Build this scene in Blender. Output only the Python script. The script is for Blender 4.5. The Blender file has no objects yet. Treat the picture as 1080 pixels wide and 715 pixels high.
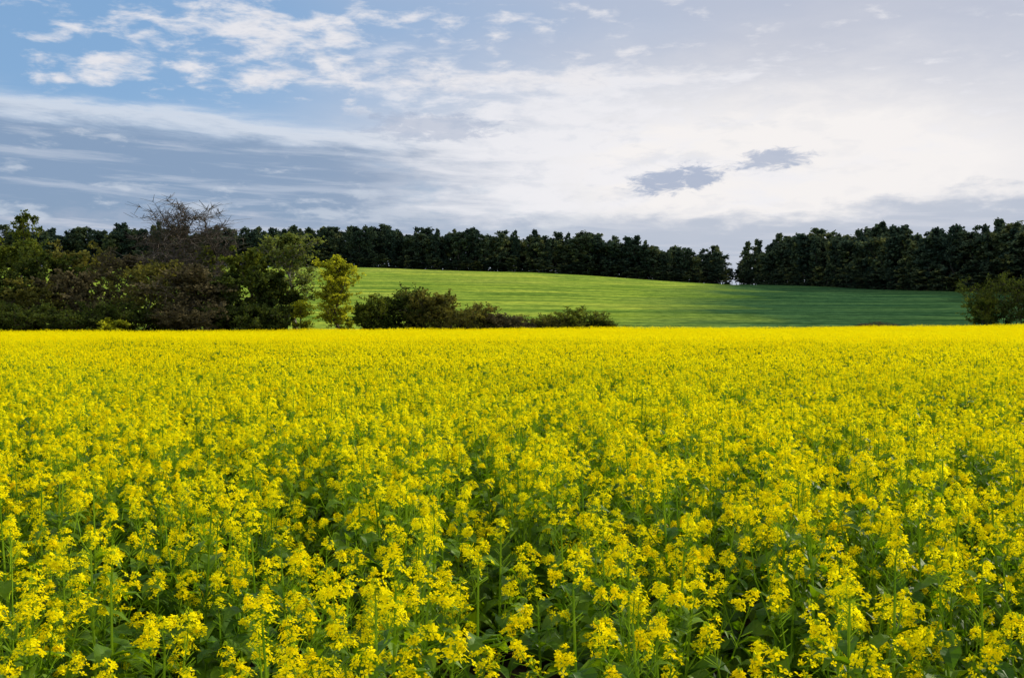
import bpy, math, random
import numpy as np
from mathutils import Vector, noise as mnoise

scene = bpy.context.scene
SUN_AZ, SUN_EL = 60.0, 25.0      # degrees clockwise from +Y (view), elevation
CAMZ = 1.85
HZ = 341.0

# ------------------------------------------------------------------ helpers
def mat_new(name):
    m = bpy.data.materials.new(name); m.use_nodes = True
    nt = m.node_tree; nt.nodes.clear()
    return m, nt

def leaf_mat(name, c1, c2, trans=0.4, tcol=None, nscale=1.5, rough=0.6, spec=0.0, c3=None, objrand=0.0):
    m, nt = mat_new(name); N = nt.nodes; L = nt.links
    out = N.new('ShaderNodeOutputMaterial')
    geo = N.new('ShaderNodeTexCoord')
    no = N.new('ShaderNodeTexNoise'); no.inputs['Scale'].default_value = nscale
    no.inputs['Detail'].default_value = 1
    L.new(geo.outputs['Object'], no.inputs['Vector'])
    oi = N.new('ShaderNodeObjectInfo')
    add = N.new('ShaderNodeMath'); add.operation = 'MULTIPLY_ADD'
    L.new(oi.outputs['Random'], add.inputs[0]); add.inputs[1].default_value = objrand
    L.new(no.outputs['Fac'], add.inputs[2])
    sub = N.new('ShaderNodeMath'); sub.operation = 'SUBTRACT'; sub.inputs[1].default_value = objrand*0.5
    L.new(add.outputs[0], sub.inputs[0])
    cr = N.new('ShaderNodeValToRGB')
    cr.color_ramp.elements[0].position = 0.36; cr.color_ramp.elements[0].color = (*c1, 1)
    cr.color_ramp.elements[1].position = 0.64; cr.color_ramp.elements[1].color = (*c2, 1)
    if c3:
        e = cr.color_ramp.elements.new(0.78); e.color = (*c3, 1)
    L.new(sub.outputs[0], cr.inputs['Fac'])
    if spec > 0:
        p = N.new('ShaderNodeBsdfPrincipled'); p.inputs['Roughness'].default_value = rough
        p.inputs['Specular IOR Level'].default_value = spec
        L.new(cr.outputs['Color'], p.inputs['Base Color'])
    else:
        p = N.new('ShaderNodeBsdfDiffuse'); L.new(cr.outputs['Color'], p.inputs['Color'])
    t = N.new('ShaderNodeBsdfTranslucent')
    mx = N.new('ShaderNodeMixShader'); mx.inputs['Fac'].default_value = trans
    mul = N.new('ShaderNodeMix'); mul.data_type = 'RGBA'; mul.blend_type = 'MULTIPLY'; mul.inputs[0].default_value = 1.0
    L.new(cr.outputs['Color'], mul.inputs[6])
    mul.inputs[7].default_value = (*(tcol or (1, 1, 1)), 1)
    L.new(mul.outputs[2], t.inputs['Color'])
    L.new(p.outputs[0], mx.inputs[1]); L.new(t.outputs[0], mx.inputs[2])
    L.new(mx.outputs[0], out.inputs['Surface'])
    return m

def bark_mat(name, c1, c2):
    m, nt = mat_new(name); N = nt.nodes; L = nt.links
    out = N.new('ShaderNodeOutputMaterial'); geo = N.new('ShaderNodeTexCoord')
    mp = N.new('ShaderNodeMapping'); mp.inputs['Scale'].default_value = (3, 3, 0.6)
    no = N.new('ShaderNodeTexNoise'); no.inputs['Scale'].default_value = 3; no.inputs['Detail'].default_value = 2
    L.new(geo.outputs['Object'], mp.inputs[0]); L.new(mp.outputs[0], no.inputs['Vector'])
    cr = N.new('ShaderNodeValToRGB')
    cr.color_ramp.elements[0].position = 0.35; cr.color_ramp.elements[0].color = (*c1, 1)
    cr.color_ramp.elements[1].position = 0.65; cr.color_ramp.elements[1].color = (*c2, 1)
    L.new(no.outputs['Fac'], cr.inputs['Fac'])
    p = N.new('ShaderNodeBsdfDiffuse')
    L.new(cr.outputs['Color'], p.inputs['Color']); L.new(p.outputs[0], out.inputs['Surface'])
    return m

class MB:
    def __init__(s): s.v = []; s.f = []; s.m = []
    def quad(s, a, b, c, d, m):
        n = len(s.v); s.v += [a, b, c, d]; s.f.append((n, n+1, n+2, n+3)); s.m.append(m)
    def tube(s, pts, rads, m, sides=4):
        n0 = len(s.v)
        for i, p in enumerate(pts):
            if i == 0: d = pts[1]-pts[0]
            elif i == len(pts)-1: d = pts[-1]-pts[-2]
            else: d = pts[i+1]-pts[i-1]
            a, b = frame(d)
            for k in range(sides):
                t = 2*math.pi*k/sides
                s.v.append(p + (a*math.cos(t)+b*math.sin(t))*rads[i])
        for i in range(len(pts)-1):
            for k in range(sides):
                k2 = (k+1) % sides
                s.f.append((n0+i*sides+k, n0+i*sides+k2, n0+(i+1)*sides+k2, n0+(i+1)*sides+k)); s.m.append(m)
    def mesh(s, name, mats, smooth=False):
        me = bpy.data.meshes.new(name)
        me.from_pydata([tuple(x) for x in s.v], [], s.f)
        for mt in mats: me.materials.append(mt)
        me.polygons.foreach_set('material_index', s.m)
        if smooth: me.polygons.foreach_set('use_smooth', [True]*len(s.f))
        me.update(); return me
    def obj(s, name, mats, loc=(0, 0, 0), link=True):
        o = bpy.data.objects.new(name, s.mesh(name, mats)); o.location = loc
        if link: scene.collection.objects.link(o)
        return o

def frame(d):
    d = d.normalized() if d.length > 1e-9 else Vector((0, 0, 1))
    r = Vector((1, 0, 0)) if abs(d.x) < 0.8 else Vector((0, 1, 0))
    a = d.cross(r).normalized(); return a, d.cross(a)

def rvec(R):
    while True:
        v = Vector((R.uniform(-1, 1), R.uniform(-1, 1), R.uniform(-1, 1)))
        if 0.05 < v.length < 1: return v.normalized()

# ------------------------------------------------------------------ terrain
def sstep(x, a, b):
    t = min(1, max(0, (x-a)/(b-a))); return t*t*(3-2*t)
KX = [(-400, .073), (-80, .0730), (10, .0665), (60, .059), (114, .0515), (175, .0525), (400, .054)]
def kx(x): return float(np.interp(x, [a for a, b in KX], [b for a, b in KX]))
def field_edge(x): return 121+0.42*max(-75, min(90, x))
def ter(x, y):
    s = y-150
    s = 0.5*(s+math.sqrt(s*s+600)) - 1.0 if y > 20 else 0
    s = max(0, s - 1.0)
    if s > 430: s = 430 + 60*(1-math.exp(-(s-430)/60))*0.35
    z = kx(x)*s if y > 60 else 0
    z += 0.5*mnoise.noise(Vector((x*0.012, y*0.012, 3)))*sstep(y, 150, 260)*2.2
    return z

def build_ground():
    xs = np.concatenate([np.linspace(-2500, -420, 14)[:-1], np.linspace(-420, 420, 169), np.linspace(420, 2500, 14)[1:]])
    ys = np.concatenate([np.linspace(-300, 0, 7)[:-1], np.linspace(0, 700, 176), np.linspace(700, 4000, 16)[1:]])
    nx, ny = len(xs), len(ys)
    v = [(x, y, ter(x, y)) for y in ys for x in xs]
    f = [(j*nx+i, j*nx+i+1, (j+1)*nx+i+1, (j+1)*nx+i) for j in range(ny-1) for i in range(nx-1)]
    me = bpy.data.meshes.new('ground'); me.from_pydata(v, [], f)
    me.polygons.foreach_set('use_smooth', [True]*len(f))
    m, nt = mat_new('ground_mat'); N = nt.nodes; L = nt.links
    out = N.new('ShaderNodeOutputMaterial'); tc = N.new('ShaderNodeTexCoord')
    def noise(scale, det, mapscale=(1, 1, 1), rot=0):
        mp = N.new('ShaderNodeMapping'); mp.inputs['Scale'].default_value = mapscale; mp.inputs['Rotation'].default_value = (0, 0, rot)
        L.new(tc.outputs['Object'], mp.inputs[0])
        n = N.new('ShaderNodeTexNoise'); n.inputs['Scale'].default_value = scale; n.inputs['Detail'].default_value = det
        n.inputs['Roughness'].default_value = 0.65
        L.new(mp.outputs[0], n.inputs['Vector']); return n.outputs['Fac']
    def ramp(fac, stops):
        r = N.new('ShaderNodeValToRGB'); e = r.color_ramp.elements
        e[0].position, e[0].color = stops[0][0], (*stops[0][1], 1)
        e[1].position, e[1].color = stops[-1][0], (*stops[-1][1], 1)
        for p, c in stops[1:-1]:
            q = e.new(p); q.color = (*c, 1)
        L.new(fac, r.inputs['Fac']); return r.outputs['Color']
    def mix(a, b, f, bt='MIX'):
        x = N.new('ShaderNodeMix'); x.data_type = 'RGBA'; x.blend_type = bt
        L.new(a, x.inputs[6]); L.new(b, x.inputs[7])
        if isinstance(f, float): x.inputs[0].default_value = f
        else: L.new(f, x.inputs[0])
        return x.outputs[2]
    def math_(op, a, b, c=None):
        n = N.new('ShaderNodeMath'); n.operation = op
        for i, v_ in enumerate((a, b, c)):
            if v_ is None: continue
            if isinstance(v_, (int, float)): n.inputs[i].default_value = v_
            else: L.new(v_, n.inputs[i])
        return n.outputs[0]
    sep = N.new('ShaderNodeSeparateXYZ'); L.new(tc.outputs['Object'], sep.inputs[0])
    big = ramp(noise(0.012, 4), [(0.35, (.150, .235, .030)), (0.5, (.195, .280, .040)), (0.68, (.27, .33, .055))])
    painted_shade = ramp(noise(0.03, 4, (.5, 1.6, 1)), [(0.36, (.028, .074, .034)), (0.58, (.044, .100, .036)), (0.70, (.13, .20, .035))])  # hill shadow painted as dark green, pale stop for its sunlit streaks
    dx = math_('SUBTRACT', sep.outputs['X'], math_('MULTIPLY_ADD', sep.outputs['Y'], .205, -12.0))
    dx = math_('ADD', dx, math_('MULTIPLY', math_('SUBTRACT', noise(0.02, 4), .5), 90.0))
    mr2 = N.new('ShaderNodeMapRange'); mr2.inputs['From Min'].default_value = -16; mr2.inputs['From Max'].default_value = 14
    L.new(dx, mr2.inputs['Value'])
    big = mix(big, painted_shade, mr2.outputs[0])
    rows = ramp(noise(1.0, 3, (0.018, 0.24, 1), math.radians(-9)), [(0.38, (.50, .60, .60)), (0.50, (1, 1, 1)), (0.64, (1.40, 1.26, 1.1))])
    tram = ramp(noise(1.0, 2, (0.010, 0.085, 1), math.radians(-14)), [(0.40, (.66, .76, .75)), (0.5, (1, 1, 1)), (0.62, (1.25, 1.16, 1.0))])
    fine = ramp(noise(0.45, 5), [(0.35, (.50, .58, .6)), (0.65, (1.42, 1.32, 1.25))])
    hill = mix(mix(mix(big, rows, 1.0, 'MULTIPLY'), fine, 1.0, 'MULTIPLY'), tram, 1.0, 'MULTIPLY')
    soil = ramp(noise(3.0, 5), [(0.35, (.022, .016, .010)), (0.6, (.06, .040, .022)), (0.75, (.035, .06, .015))])
    ma = math_('MULTIPLY_ADD', sep.outputs['X'], -0.42, sep.outputs['Y'])
    mr = N.new('ShaderNodeMapRange'); mr.inputs['From Min'].default_value = 119; mr.inputs['From Max'].default_value = 124
    L.new(ma, mr.inputs['Value'])
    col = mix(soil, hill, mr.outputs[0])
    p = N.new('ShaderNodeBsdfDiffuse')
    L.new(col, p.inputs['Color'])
    b = N.new('ShaderNodeBump'); b.inputs['Strength'].default_value = 0.9; b.inputs['Distance'].default_value = 0.5
    L.new(noise(0.8, 4), b.inputs['Height']); L.new(b.outputs[0], p.inputs['Normal'])
    L.new(p.outputs[0], out.inputs['Surface'])
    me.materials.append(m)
    o = bpy.data.objects.new('ground', me); scene.collection.objects.link(o)
build_ground()

# ------------------------------------------------------------------ instancing
def scatter(name, protos, pts, rots, scls, idxs):
    col = bpy.data.collections.new(name+'_parts')
    for o in protos: col.objects.link(o)
    me = bpy.data.meshes.new(name)
    me.from_pydata(pts, [], [])
    a = me.attributes.new('rot', 'FLOAT_VECTOR', 'POINT'); a.data.foreach_set('vector', np.array(rots, dtype=np.float32).ravel())
    a = me.attributes.new('scl', 'FLOAT_VECTOR', 'POINT'); a.data.foreach_set('vector', np.array(scls, dtype=np.float32).ravel())
    a = me.attributes.new('idx', 'INT', 'POINT'); a.data.foreach_set('value', np.array(idxs, dtype=np.int32))
    ob = bpy.data.objects.new(name, me); scene.collection.objects.link(ob)
    ng = bpy.data.node_groups.new(name+'_gn', 'GeometryNodeTree')
    ng.interface.new_socket('Geometry', in_out='INPUT', socket_type='NodeSocketGeometry')
    ng.interface.new_socket('Geometry', in_out='OUTPUT', socket_type='NodeSocketGeometry')
    N = ng.nodes; L = ng.links
    gi = N.new('NodeGroupInput'); go = N.new('NodeGroupOutput')
    ip = N.new('GeometryNodeInstanceOnPoints')
    ci = N.new('GeometryNodeCollectionInfo'); ci.inputs['Collection'].default_value = col
    ci.inputs['Separate Children'].default_value = True; ci.inputs['Reset Children'].default_value = True
    def na(nm, dt):
        n = N.new('GeometryNodeInputNamedAttribute'); n.data_type = dt; n.inputs['Name'].default_value = nm
        return n.outputs['Attribute']
    L.new(gi.outputs[0], ip.inputs['Points']); L.new(ci.outputs[0], ip.inputs['Instance'])
    ip.inputs['Pick Instance'].default_value = True
    L.new(na('idx', 'INT'), ip.inputs['Instance Index'])
    L.new(na('rot', 'FLOAT_VECTOR'), ip.inputs['Rotation'])
    L.new(na('scl', 'FLOAT_VECTOR'), ip.inputs['Scale'])
    L.new(ip.outputs[0], go.inputs[0])
    md = ob.modifiers.new('instances', 'NODES'); md.node_group = ng
    return ob

# ------------------------------------------------------------------ rapeseed
M_PETAL = leaf_mat('rape_petal', (.98, .80, .002), (.99, .88, .005), trans=0.48, nscale=12, objrand=0.2)
M_BUD = leaf_mat('rape_bud', (.40, .52, .02), (.60, .65, .02), trans=0.3, nscale=25)
M_STEM = leaf_mat('rape_stem', (.16, .30, .012), (.28, .42, .02), trans=0.3, nscale=8)
M_LEAF = leaf_mat('rape_leaf', (.050, .130, .006), (.17, .29, .012), trans=0.45, tcol=(1.9, 1.6, .3), nscale=4, rough=0.5, spec=0.18, objrand=0.1)
RM = [M_PETAL, M_BUD, M_STEM, M_LEAF]

def flower(mb, c, n, r, R):
    a, b = frame(n); t0 = R.uniform(0, 1.57)
    for k in range(4):
        t = t0+k*math.pi/2+R.uniform(-.15, .15)
        d = lambda q: (a*math.cos(q)+b*math.sin(q))
        up = n*r*R.uniform(.0, .45)
        mb.quad(c, c+d(t-.5)*r*.75+up*.6, c+d(t)*r*1.05+up*.7, c+d(t+.5)*r*.75+up*.6, 0)

def leaf(mb, p, az, L, W, R, up=0.6, seg=5):
    d = Vector((math.cos(az), math.sin(az), 0)); s = Vector((-math.sin(az), math.cos(az), 0))
    prof = {6: [0.10, .38, .62, 1.0, 1.02, .70, .06], 5: [0.12, .55, 1.0, .95, .62, .06], 3: [.2, 1, .7, .05]}[seg]
    ang = up; q = p.copy(); rows = []
    tw = R.uniform(-.5, .5)
    for i in range(seg+1):
        w = W*prof[i]*R.uniform(.8, 1.2)
        side = s*math.cos(tw)+Vector((0, 0, math.sin(tw)))
        rows.append((q-side*w+Vector((0, 0, w*R.uniform(.1, .6))), q.copy(), q+side*w+Vector((0, 0, w*R.uniform(.1, .6)))))
        q = q+(d*math.cos(ang)+Vector((0, 0, math.sin(ang))))*(L/seg)
        ang -= R.uniform(.2, .5)*5/seg
    n0 = len(mb.v)
    for r3 in rows: mb.v += list(r3)
    for i in range(seg):
        for k in range(2):
            a = n0+i*3+k; mb.f.append((a, a+1, a+4, a+3)); mb.m.append(3)

def raceme(mb, p, d, R, lod, size=1.0):
    L = R.uniform(.04, .10)*size
    top = p+d*L
    if lod < 2: mb.tube([p, top], [.0022, .0014], 2, 3)
    nfl = {0: R.randint(16, 28), 1: R.randint(9, 12), 2: 6}[lod]
    fr = {0: .0123, 1: .0162, 2: .022}[lod]
    a, b = frame(d)
    for i in range(nfl):
        t = R.uniform(0.0, 1.0)
        th = i*2.4+R.uniform(-.4, .4)
        rad = .042*math.sqrt(max(.08, 1-t*.9))*R.uniform(.5, 1.12)*size
        o = a*math.cos(th)+b*math.sin(th)
        c = p+d*(L*t+.012)+o*rad
        n = (o*.7+d*R.uniform(.4, 1.5)+rvec(R)*.35).normalized()
        if lod == 0:
            mb.quad(p+d*(L*t-.012), p+d*(L*t-.0105), c+d*.001, c, 2)
            flower(mb, c, n, fr*R.uniform(.8, 1.15), R)
        else:
            u, w = frame((n+rvec(R)*.5).normalized()); q = fr*R.uniform(.8, 1.15)
            mb.quad(c-u*q, c-w*q*.8, c+u*q, c+w*q*.8, 0)
    if lod == 0:
        for i in range(8):
            c = top+rvec(R)*.008+d*.010; e = .0038
            mb.quad(c-a*e, c+d*e*2, c+a*e, c-d*e, 1); mb.quad(c-b*e, c+d*e*2, c+b*e, c-d*e, 1)
    if lod < 2:
        for i in range(9 if lod == 0 else 2):
            th = R.uniform(0, 6.28); o = a*math.cos(th)+b*math.sin(th)
            s0 = p-d*R.uniform(0, .14); e = s0+o*.035+d*.035
            mb.quad(s0, s0+d*.0025, e+d*.003, e, 2)

def plant(mb, base, R, lod, H=1.1):
    lean = Vector((R.uniform(-.1, .1), R.uniform(-.1, .1), 0))
    top = base+Vector((0, 0, H*R.uniform(.88, 1.04)))+lean
    mid = base+(top-base)*.5+Vector((R.uniform(-.03, .03), R.uniform(-.03, .03), 0))
    def st(t): return (base.lerp(mid, t*2) if t < .5 else mid.lerp(top, t*2-1))
    if lod < 2: mb.tube([base, mid, top], [.008, .006, .003], 2, 4 if lod == 0 else 3)
    d = (top-mid).normalized(); raceme(mb, top, (d+rvec(R)*.15).normalized(), R, lod, 1.15)
    nb = R.randint(4, 8) if lod < 2 else 5
    for i in range(nb):
        t = R.uniform(.42, .88); s0 = st(t); th = i*2.4+R.uniform(-.5, .5)
        h = Vector((math.cos(th), math.sin(th), 0))
        reach = R.uniform(.06, .19)*(1.3-t)*1.7
        e = s0+h*reach+Vector((0, 0, max(.06, (H*R.uniform(.64, .99)-s0.z+base.z))))
        m = s0.lerp(e, .45)+h*reach*.3
        if lod < 2: mb.tube([s0, m, e], [.004, .003, .002], 2, 3)
        raceme(mb, e, ((e-m).normalized()+Vector((0, 0, .3))+rvec(R)*.2).normalized(), R, lod, R.uniform(.5, 1.05))
        if lod < 2: leaf(mb, s0, th, R.uniform(.08, .17), R.uniform(.014, .030), R, .5, 3)
        if lod == 0 or i % 2: leaf(mb, m, th+R.uniform(-1, 1), R.uniform(.05, .10), R.uniform(.009, .018)*(1.5 if lod == 2 else 1), R, .7, 3)
    nl = {0: 15, 1: 7, 2: 3}[lod]
    for i in range(nl):
        t = R.uniform(.08, .80); s = 1.3-t
        leaf(mb, st(t), R.uniform(0, 6.28), R.uniform(.17, .31)*s, R.uniform(.04, .075)*s*(1.4 if lod == 2 else 1), R, R.uniform(.3, 1.0), 6 if lod == 0 else 3)

R = random.Random(7)
protos = []
def tiles(lod, n, size, dens, tag, hmul=1.0):
    k = len(protos)
    for i in range(n):
        mb = MB(); g = int(round(size*math.sqrt(dens))); st = size/g
        for a in range(g):
            for b in range(g):
                hv = R.choice([1.12, 1.08, 1.02, 1.12, .93, .80])*hmul+R.uniform(-.04, .04)
                if R.random() < (.08 if lod == 0 else .06): continue
                plant(mb, Vector((-size/2+(a+.5+R.uniform(-.8, .8))*st, -size/2+(b+.5+R.uniform(-.8, .8))*st, 0)), R, lod, hv)
        protos.append(mb.obj('part%02d_%s' % (len(protos), tag), RM, link=False))
    return list(range(k, k+n))
T0 = tiles(0, 6, 1.2, 17.5, 'near')
T0s = tiles(0, 4, 1.2, 11.5, 'near_sparse', .95)
T1 = tiles(1, 4, 2.4, 12.5, 'mid')
T1s = tiles(1, 3, 2.4, 8.5, 'mid_sparse', .95)
T2 = tiles(2, 5, 3.6, 12, 'far')

pts, rots, scls, idxs = [], [], [], []
def put(x, y, ids, jit, jz, sparse=None):
    u = mnoise.noise(Vector((x*.25, y*.16, 0)))*.12 + mnoise.noise(Vector((x*.05, y*.03, 5)))*.08
    if sparse and mnoise.noise(Vector((x*.33, y*.33, 8)))+R.uniform(-.22, .22) > (.02 if y < 8 else .08): ids = sparse
    if sparse and .3 < x < 2.4 and y < 4.2: ids = sparse
    pts.append((x+R.uniform(-jit, jit), y+R.uniform(-jit, jit), ter(x, y)))
    rots.append((R.uniform(-.015, .015), R.uniform(-.015, .015), R.choice([0, 1, 2, 3])*math.pi/2+R.uniform(-.06, .06)))
    scls.append((1.03, 1.03, 1.0+u+R.uniform(-jz, jz))); idxs.append(R.choice(ids))
S = 3.6
cells = int(130/S)+1
covered = {}
for j in range(0, 50):
    cy = 1.0+S/2+j*S
    for i in range(-cells, cells+1):
        cx = i*S
        if cy > field_edge(cx)+S/2-1: continue
        inside = abs(cx) < .56*cy+6
        if cy < 18 and inside:
            for a in range(3):
                for b in range(3): put(cx+(a-1)*1.2, cy+(b-1)*1.2, T0, .10, .05, T0s)
        elif cy < 47 and inside: covered[(i, j)] = 1
        else: put(cx, cy, T2, .08, .03)
y = 1.0+1.2
while y < 60:
    x = -48*2.4
    while x < 48*2.4:
        if (round(x/S), int((y-1.0)//S)) in covered and y < field_edge(x): put(x, y, T1, .10, .06, T1s)
        x += 2.4
    y += 2.4
scatter('rapeseed_field', protos, pts, rots, scls, idxs)
print('rape instances', len(pts), 'faces', sum(len(o.data.polygons) for o in protos))

# ------------------------------------------------------------------ trees
BARK = bark_mat('bark_grey', (.05, .042, .035), (.13, .11, .09))
BARKB = bark_mat('bark_bare', (.075, .062, .05), (.17, .14, .115))
BARKE = bark_mat('bark_light', (.14, .12, .10), (.32, .28, .22))
BARKF = bark_mat('bark_eucalyptus', (.03, .028, .025), (.07, .06, .05))
LF_DARK = leaf_mat('leaf_dark', (.024, .038, .010), (.080, .105, .024), .3, (1.5, 1.4, .6), nscale=.7)
LF_MID = leaf_mat('leaf_mid', (.05, .075, .014), (.15, .175, .030), .35, (1.5, 1.4, .6), nscale=.7)
LF_OLIVE = leaf_mat('leaf_olive', (.070, .074, .020), (.18, .17, .040), .35, (1.4, 1.3, .7), nscale=.8)
LF_SAGE = leaf_mat('leaf_sage', (.08, .11, .030), (.19, .23, .06), .35, (1.4, 1.3, .7), nscale=.8)
LF_YEL = leaf_mat('leaf_yellowgreen', (.18, .20, .02), (.46, .46, .035), .45, (1.4, 1.4, .6), nscale=.9)
LF_BROWN = leaf_mat('leaf_brown', (.055, .048, .024), (.14, .115, .055), .3, nscale=.8)
LF_FOREST = leaf_mat('leaf_forest', (.032, .054, .038), (.080, .110, .058), .2, nscale=.25, objrand=.40, c3=(.17, .18, .06))  # bluish leaf colour carries the aerial haze of the distance

def tree_mesh(mb, R, H, cr, cb, limbs=16, sub=6, subsub=4, leaves=6, ls=.22, stems=1, spread=0.0,
              prof=None, trunk_r=None, up=0.5, twig_r=.02, lm=1, droop=0.0, leaf_sp=.35):
    prof = prof or round_p
    tr = trunk_r or H*.018
    for s in range(stems):
        az = R.uniform(0, 6.28); off = Vector((math.cos(az), math.sin(az), 0))*spread*(R.random()**.5 if stems > 1 else 0)
        hs = H*(1 if s == 0 else R.uniform(.6, .97))
        n = 7; P = [off.copy()]
        for i in range(1, n+1):
            P.append(off+Vector((R.uniform(-1, 1)*hs*.018*i**.6, R.uniform(-1, 1)*hs*.018*i**.6, hs*.96*i/n))+off*(.35*i/n))
        rad = [tr*(1-.9*(i/n)) + .01 for i in range(n+1)]; rad[0] *= 1.35
        mb.tube(P, rad, 0, 7)
        def at(t):
            f = t*n; i = min(n-1, int(f)); return P[i].lerp(P[i+1], f-i)
        for l in range(limbs):
            t = cb+(1-cb)*((l+R.uniform(0, .9))/limbs)
            t = min(.985, t); tt = (t-cb)/(1-cb)
            th = l*2.4+R.uniform(-.5, .5)
            h = Vector((math.cos(th), math.sin(th), 0))
            Ln = cr*prof(tt)*R.uniform(.65, 1.2)
            u = up*R.uniform(.5, 1.5)+tt*.6
            d = (h+Vector((0, 0, u))).normalized()
            q = at(t); LP = [q.copy()]
            for i in range(4):
                d = (d+rvec(R)*.22+Vector((0, 0, .10-droop))).normalized(); q = q+d*Ln/4; LP.append(q.copy())
            r0 = max(.02, tr*.42*(1-t*.6))
            mb.tube(LP, [r0, r0*.75, r0*.55, r0*.35, max(.008, r0*.15)], 0, 5)
            for k in range(sub):
                f = R.uniform(.25, 1.0)*4; i = min(3, int(f)); b = LP[i].lerp(LP[i+1], f-i)
                dd = ((LP[i+1]-LP[i]).normalized()*.7+rvec(R)*.8+Vector((0, 0, .2-droop))).normalized()
                l2 = Ln*.42*R.uniform(.6, 1.2)
                m2 = b+dd*l2*.5; e2 = m2+(dd+rvec(R)*.35).normalized()*l2*.5
                mb.tube([b, m2, e2], [r0*.32+.004, r0*.22+.003, twig_r*.5], 0, 3)
                for kk in range(subsub):
                    b3 = b.lerp(m2, R.random()) if R.random() < .35 else m2.lerp(e2, R.random())
                    d3 = (dd*.5+rvec(R)+Vector((0, 0, .15-droop))).normalized(); l3 = l2*R.uniform(.35, .7)
                    e3 = b3+d3*l3
                    mb.tube([b3, e3], [twig_r, twig_r*.45], 0, 3)
                    for q3 in range(leaves):
                        c = b3.lerp(e3, R.uniform(.3, 1.05))+rvec(R)*leaf_sp*R.random()
                        a1, a2 = frame(rvec(R)); w = ls*R.uniform(.6, 1.25)
                        mb.quad(c-a1*w*.5, c-a2*w*.38, c+a1*w*.5, c+a2*w*.38, lm)

def fit(mb, H, cr):
    a = np.array([tuple(v) for v in mb.v])
    zt = np.percentile(a[:, 2], 99.6); r = np.percentile(np.abs(a[:, 0]), 98.5)
    sx = cr/r; sz = H/zt
    mb.v = [Vector((v.x*sx, v.y*sx, v.z*sz)) for v in mb.v]

F = 1158.0
def place(px, D): return (px-540)/F*D, D
def tree(name, px, topy, D, wpx, leafmat, seed, bark=None, **kw):
    x, y = place(px, D); z = ter(x, y)
    H = (HZ-topy)/F*D+CAMZ-z
    cr = wpx/F*D/2
    R = random.Random(seed); mb = MB()
    tree_mesh(mb, R, H, cr, kw.pop('cb', .2), **kw)
    fit(mb, H, cr)
    return mb.obj(name, [bark or BARK, leafmat], (x, y, z))

round_p = lambda t: (1-(2*t-.9)**2*.75)**.5 if abs(2*t-.9) < 1.12 else .3
column = lambda t: .55+.45*math.sin(math.pi*(.15+.75*t))
LFK = dict(limbs=20, sub=6, subsub=4, leaves=14, ls=.34)

for i, (px, ty, D, w) in enumerate([(-45, 250, 118, 100), (6, 256, 120, 84), (46, 264, 116, 80), (88, 258, 124, 84), (-10, 284, 110, 84), (70, 286, 110, 84), (30, 294, 109, 76)]):
    tree('broadleaf_tree', px, ty, D, w, [LF_DARK, LF_MID, LF_DARK, LF_OLIVE, LF_DARK, LF_BROWN, LF_OLIVE][i], 100+i, cb=.08, prof=round_p, **LFK)
tree('slender_tree', 21, 224, 128, 42, LF_MID, 120, cb=.58, limbs=14, sub=5, subsub=4, leaves=8, ls=.32, prof=round_p)
tree('bare_tree', 188, 210, 124, 96, LF_BROWN, 131, bark=BARKB, cb=.30, limbs=36, sub=9, subsub=9, leaves=0, up=1.3, prof=lambda t: 1.0-.25*abs(2*t-.8), twig_r=.025)
tree('bare_tree', 224, 228, 126, 60, LF_BROWN, 133, bark=BARKB, cb=.35, limbs=24, sub=8, subsub=8, leaves=0, up=1.3, prof=lambda t: 1.0-.3*abs(2*t-.8), twig_r=.022)
for i, (px, ty, D, w, lm) in enumerate([(128, 264, 120, 74, LF_BROWN), (158, 276, 112, 68, LF_OLIVE), (205, 280, 110, 80, LF_BROWN), (236, 286, 112, 64, LF_DARK), (178, 258, 128, 84, LF_DARK), (216, 264, 128, 72, LF_MID)]):
    tree('thicket_tree', px, ty, D, w, lm, 140+i, bark=BARKB, cb=.08, limbs=20, sub=6, subsub=5, leaves=10 if lm is not LF_DARK else 12, ls=.27, up=.8, prof=round_p)
tree('broadleaf_tree', 262, 262, 118, 68, LF_MID, 160, cb=.1, prof=round_p, **LFK)
tree('broadleaf_tree', 286, 284, 112, 54, LF_DARK, 161, cb=.05, prof=round_p, **LFK)
tree('open_crowned_tree', 310, 247, 116, 62, LF_SAGE, 162, bark=BARKE, cb=.30, limbs=19, sub=6, subsub=5, leaves=9, ls=.27, up=1.1, prof=round_p)
tree('yellow_green_tree', 356, 272, 113, 42, LF_YEL, 165, cb=.10, limbs=34, sub=6, subsub=5, leaves=10, ls=.22, up=1.0, prof=column, leaf_sp=.25)
tree('yellow_green_tree', 319, 316, 111, 24, LF_YEL, 164, cb=.05, limbs=16, sub=5, subsub=4, leaves=6, ls=.2, up=1.0, prof=column)
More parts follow.
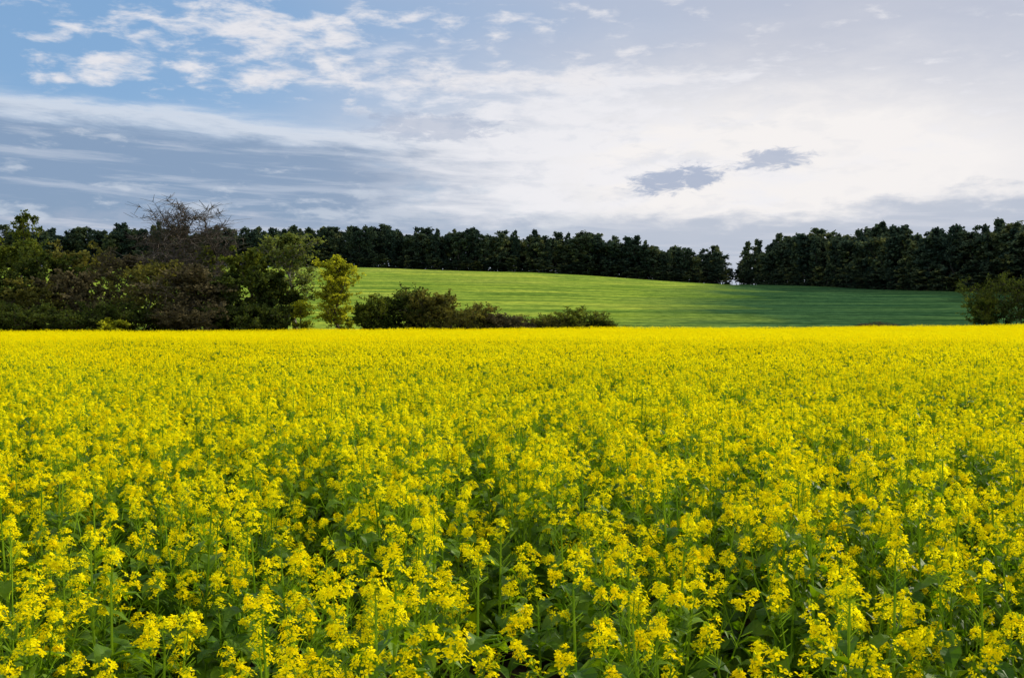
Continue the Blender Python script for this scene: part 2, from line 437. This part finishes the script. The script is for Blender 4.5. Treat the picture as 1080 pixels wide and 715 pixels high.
for i, (px, ty, D, w, lm) in enumerate([
        (393, 313, 122, 50, LF_MID), (420, 303, 124, 66, LF_DARK), (456, 309, 124, 62, LF_OLIVE), (490, 321, 122, 64, LF_OLIVE), (522, 331, 124, 52, LF_BROWN),
        (572, 333, 128, 60, LF_OLIVE), (606, 325, 130, 66, LF_MID), (636, 335, 130, 50, LF_DARK),
        (118, 337, 104, 30, LF_YEL), (250, 320, 108, 66, LF_DARK), (200, 318, 106, 76, LF_BROWN), (140, 318, 106, 74, LF_DARK), (80, 320, 104, 78, LF_DARK), (15, 318, 102, 90, LF_DARK), (290, 322, 108, 56, LF_DARK),
        (1030, 306, 158, 52, LF_MID), (1056, 290, 160, 82, LF_DARK), (1092, 298, 162, 70, LF_DARK), (545, 338, 126, 44, LF_BROWN)]):
    tree('shrub', px, ty, D, w, lm, 200+i, cb=.02, limbs=11, sub=5, subsub=4, leaves=13, ls=.26, stems=4, spread=w/F*D*.28, up=.7, prof=round_p, trunk_r=.06)
for i, (px, ty, w) in enumerate([(912, 341, 26), (930, 339, 34), (947, 342, 22)]):
    tree('dry_weeds', px, ty, 160, w, LF_BROWN, 260+i, cb=.02, limbs=8, sub=4, subsub=3, leaves=4, ls=.16, stems=4, spread=1.2, up=1.5, prof=round_p, trunk_r=.03)

# distant eucalyptus forest
fp = []
RF = random.Random(42)
for i in range(10):
    mb = MB(); H = 22; under = i >= 8
    crw = RF.uniform(2.6, 5.0)
    tree_mesh(mb, RF, H, crw, .03 if under else RF.choice([.15, .25, .4]), limbs=18, sub=4, subsub=3, leaves=7, ls=.95, up=.8,
              prof=RF.choice([round_p, lambda t: .45+.65*t if t < .75 else .95-1.6*(t-.75)]), trunk_r=.28, twig_r=.05, leaf_sp=.9)
    fit(mb, H, crw*1.15)
    fp.append(mb.obj('forest_part%d' % i, [BARKF, LF_FOREST], link=False))
pts, rots, scls, idxs = [], [], [], []
def fput(x, y, s, under=False):
    pts.append((x, y, ter(x, y)-.4)); rots.append((RF.uniform(-.05, .05), RF.uniform(-.05, .05), RF.uniform(0, 6.28)))
    if under: w = s*RF.uniform(.7, 1.2); h = s*RF.uniform(.26, .5)
    else: w = s*RF.uniform(.70, 1.25); h = s*(RF.uniform(.82, 1.05) if RF.random() < .8 else RF.uniform(1.05, 1.20))
    scls.append((w, w, h)); idxs.append(RF.randrange(8, 10) if under else RF.randrange(8))
x = -520
while x < 118:
    hs = .98 + .16*mnoise.noise(Vector((x*.025, 1, 1)))+.14*mnoise.noise(Vector((x*.09, 4, 1)))
    if x > 60: hs *= 1-.10*sstep(x, 60, 118)
    for r in range(5): fput(x+RF.uniform(-2.4, 2.4), 612+r*8+RF.uniform(-4, 4), hs)
    fput(x, 606+RF.uniform(-2, 2), hs, True); fput(x+2, 648+RF.uniform(-2, 2), hs*1.4, True)
    x += 4.4
for x, s in [(119, .62), (123, .42), (127, .5), (131, .7), (134, .8)]: fput(x, 622, s); fput(x, 634, s)
line = [(132, 610), (138, 560), (150, 500), (168, 432), (190, 395), (172, 330), (158, 262)]
for (x0, y0), (x1, y1) in zip(line[:-1], line[1:]):
    ln = math.hypot(x1-x0, y1-y0); k = max(1, int(ln/4))
    for i in range(k):
        t = i/k; X, Y = x0+(x1-x0)*t, y0+(y1-y0)*t
        if 300 < Y < 318: continue
        fput(X-3, Y-2, 1.0, True)
        for r in range(8):
            fput(X+r*6.5+RF.uniform(-3, 3), Y+RF.uniform(-3, 3)+r*1.5, (.86 if Y > 560 and r < 2 else 1.0)*(1+.24*mnoise.noise(Vector((X*.05+r, Y*.05, 2)))))
for i in range(120):
    fput(RF.uniform(245, 420), RF.uniform(380, 640), 1.0)
scatter('eucalyptus_forest', fp, pts, rots, scls, idxs)
print('forest instances', len(pts))

# ------------------------------------------------------------------ sky
w = bpy.data.worlds.new('World'); scene.world = w; w.use_nodes = True
nt = w.node_tree; N = nt.nodes; L = nt.links; N.clear()
def sk(v, node, i):
    if isinstance(v, (int, float)): node.inputs[i].default_value = v
    else: L.new(v.s if isinstance(v, E) else v, node.inputs[i])
class E:
    def __init__(s, sock): s.s = sock
    def __add__(a, b): return mth('ADD', a, b)
    __radd__ = __add__
    def __sub__(a, b): return mth('SUBTRACT', a, b)
    def __rsub__(a, b): return mth('SUBTRACT', b, a)
    def __mul__(a, b): return mth('MULTIPLY', a, b)
    __rmul__ = __mul__
def mth(op, a, b=None, clamp=False):
    n = N.new('ShaderNodeMath'); n.operation = op; n.use_clamp = clamp
    sk(a, n, 0)
    if b is not None: sk(b, n, 1)
    return E(n.outputs[0])
def ss(x, a, b, lo=0.0, hi=1.0):
    n = N.new('ShaderNodeMapRange'); n.interpolation_type = 'SMOOTHSTEP'
    if a > b: a, b, lo, hi = b, a, hi, lo
    sk(x, n, 0); n.inputs[1].default_value = a; n.inputs[2].default_value = b
    n.inputs[3].default_value = lo; n.inputs[4].default_value = hi
    return E(n.outputs[0])
def gauss(x, c, wd):
    t = (x-c)*(1.0/wd); return mth('EXPONENT', t*t*-1.0)
tc = N.new('ShaderNodeTexCoord'); sp = N.new('ShaderNodeSeparateXYZ'); L.new(tc.outputs['Generated'], sp.inputs[0])
az = mth('ARCTAN2', E(sp.outputs[0]), E(sp.outputs[1]))*57.29578
el = mth('ARCSINE', E(sp.outputs[2]))*57.29578
def nz(sx, sy, seed, det=5, rough=.58, dist=0.0, shear=0.0):
    c = N.new('ShaderNodeCombineXYZ'); sk(az*sx, c, 0); sk((el+az*shear)*sy, c, 1); c.inputs[2].default_value = seed
    n = N.new('ShaderNodeTexNoise'); n.inputs['Scale'].default_value = 1; n.inputs['Detail'].default_value = det
    n.inputs['Roughness'].default_value = rough; n.inputs['Distortion'].default_value = dist
    L.new(c.outputs[0], n.inputs['Vector']); return E(n.outputs['Fac'])
def mixc(f, a, b):
    n = N.new('ShaderNodeMix'); n.data_type = 'RGBA'; sk(f, n, 0)
    for v, i in ((a, 6), (b, 7)):
        if isinstance(v, tuple): n.inputs[i].default_value = (*v, 1)
        else: L.new(v, n.inputs[i])
    return n.outputs[2]
sky = N.new('ShaderNodeTexSky'); sky.sky_type = 'NISHITA'; sky.sun_disc = False
sky.sun_elevation = math.radians(SUN_EL); sky.sun_rotation = math.radians(SUN_AZ)
sky.air_density = 1.0; sky.dust_density = 0.4; sky.ozone_density = 2.0
STR = 0.12
K = 1/STR
def C(r, g, b): return (r*K, g*K, b*K)
blue = mixc(ss(el, 1, 8)*.65, sky.outputs[0], C(.21, .42, .73))
# unseen broken cloud added over the rest of the dome, brightened for fill
n3d = N.new('ShaderNodeTexNoise'); n3d.inputs['Scale'].default_value = 3.2; n3d.inputs['Detail'].default_value = 3
L.new(tc.outputs['Generated'], n3d.inputs['Vector'])
over = ss(E(n3d.outputs['Fac']), .42, .58)*ss(el, 16.5, 26)
dome = mixc(over*.9, blue, C(1.6, 1.52, 1.38))
bgA = N.new('ShaderNodeBackground'); bgA.inputs['Strength'].default_value = STR; L.new(dome, bgA.inputs['Color'])

base = blue
n_v = nz(.05, .16, 1.3, 2)
veil = ss(az+(n_v-.5)*24, -20, 17)*.80+.04
col = mixc(veil, base, C(.55, .56, .64))
NA = nz(.19, .62, 8.1, 6, .61, .2)
NB = nz(.13, 1.7, 9.4, 6, .62, .3, .04)
NC = nz(.42, 1.25, 2.2, 6, .58, .2)
ND = nz(.75, 2.3, 11.2, 5, .66, .5)
glow = mth('MULTIPLY', gauss(az, 14, 16)*gauss(el+(NA-.5)*4, 7.6, 4.4)*1.4, 1.0, True)
col = mixc(glow, col, C(.92, .89, .88))
sheet = ss(NA+gauss(az, 0, 11)*gauss(el, 8.2, 3.0)*.30+gauss(az, 3, 10)*gauss(el, 12.0, 1.2)*.15, .56, .74)*ss(el, 15.5, 13)*ss(az, -12, -4)
col = mixc(sheet*.8, col, C(.88, .87, .90))
gsh = ss(NC, .50, .66)*gauss(az, 4, 14)*gauss(el, 8.0, 4)
col = mixc(gsh*.32, col, C(.55, .60, .70))
# cumulus fragments
reg = gauss(az, -12.5, 6.5)*gauss(el, 14.6, 1.2)*.28 + gauss(az, -11, 9)*gauss(el, 12.3, .7)*.23 + gauss(az, 3, 8)*gauss(el, 12.6, 1.0)*.20 + gauss(az, -22, 4)*gauss(el, 13, 2)*.08 + gauss(az, 0, 4)*gauss(el, 15.3, .8)*.16
m1 = ss(NC+reg, .56, .82)*ss(el, 10.2, 11.2)
col = mixc(m1*.92, col, C(.83, .82, .85))
shade1 = ss(ND, .48, .66)*m1
col = mixc(shade1*.38, col, C(.54, .59, .70))
# layered blue-grey bank, left
n2 = nz(.15, 1.0, 5.5, 6, .62, .3, .04)
els = el+(az+25)*.065
nn = (n2-.5)*2.8
top = ss(els+nn, 10.9, 9.7)
bank = top*ss(az+(n2-.5)*16, 1, -9)*ss(el, 2.5, 4.0)
col = mixc(bank*.84, col, C(.24, .33, .48))
rim = gauss(els+nn, 10.6, .5)*ss(az, 0, -8)
col = mixc(rim*.70, col, C(.76, .79, .85))
streak = ss(NB, .48, .68)*bank
col = mixc(streak*.70, col, C(.48, .55, .67))
hi = ss(NA*.5+NC*.5, .53, .63)*bank
col = mixc(hi*.55, col, C(.66, .71, .79))
# low grey band above the forest
low = ss(el+(NC-.5)*2.6+(NA-.5)*1.8+gauss(az, 22, 5)*-1.0, 5.8, 4.7)
col = mixc(low*.72, col, C(.38, .45, .58))
low2 = ss(NB, .48, .64)*low
col = mixc(low2*.55, col, C(.66, .68, .75))
def shred(ca, ce, wa, we, f, tilt=.10):
    global col
    g = gauss(az, ca, wa)*gauss(el-(az-ca)*tilt, ce, we)
    m = ss(g*.55+(ND-.5)*1.1+(NC-.5)*.5, .20, .46)*ss(g, .10, .4)
    col = mixc(m*f, col, C(.36, .43, .58))
shred(8.6, 7.3, 2.9, .80, .85)
shred(13.2, 8.2, 2.2, .6, .75, .04)
shred(-4.0, 10.1, 4.0, .9, .5, .0)
bgB = N.new('ShaderNodeBackground'); bgB.inputs['Strength'].default_value = STR; L.new(col, bgB.inputs['Color'])
region = ss(az, -50, -42)*ss(az, 50, 42)*ss(el, 21, 17.5)
mxs = N.new('ShaderNodeMixShader'); sk(region, mxs, 0)
L.new(bgA.outputs[0], mxs.inputs[1]); L.new(bgB.outputs[0], mxs.inputs[2])
wo = N.new('ShaderNodeOutputWorld'); L.new(mxs.outputs[0], wo.inputs['Surface'])

# ------------------------------------------------------------------ sun, camera
sl = bpy.data.lights.new('sun', 'SUN'); sl.energy = 5.0; sl.angle = math.radians(.5); sl.color = (1.0, .91, .74)
so = bpy.data.objects.new('sun', sl); scene.collection.objects.link(so)
a, e = math.radians(SUN_AZ), math.radians(SUN_EL)
sd = Vector((math.sin(a)*math.cos(e), math.cos(a)*math.cos(e), math.sin(e)))
so.rotation_euler = sd.to_track_quat('Z', 'Y').to_euler()
cd = bpy.data.cameras.new('camera'); cam = bpy.data.objects.new('camera', cd); scene.collection.objects.link(cam)
cam.location = (0, 0, CAMZ); cam.rotation_euler = (math.radians(90)-math.atan((357.5-HZ)/F), 0, 0)
cd.sensor_width = 36; cd.lens = F/1080*36; cd.clip_end = 10000; cd.clip_start = .05
scene.camera = cam
scene.view_settings.view_transform = 'Standard'; scene.view_settings.look = 'None'; scene.view_settings.exposure = 0
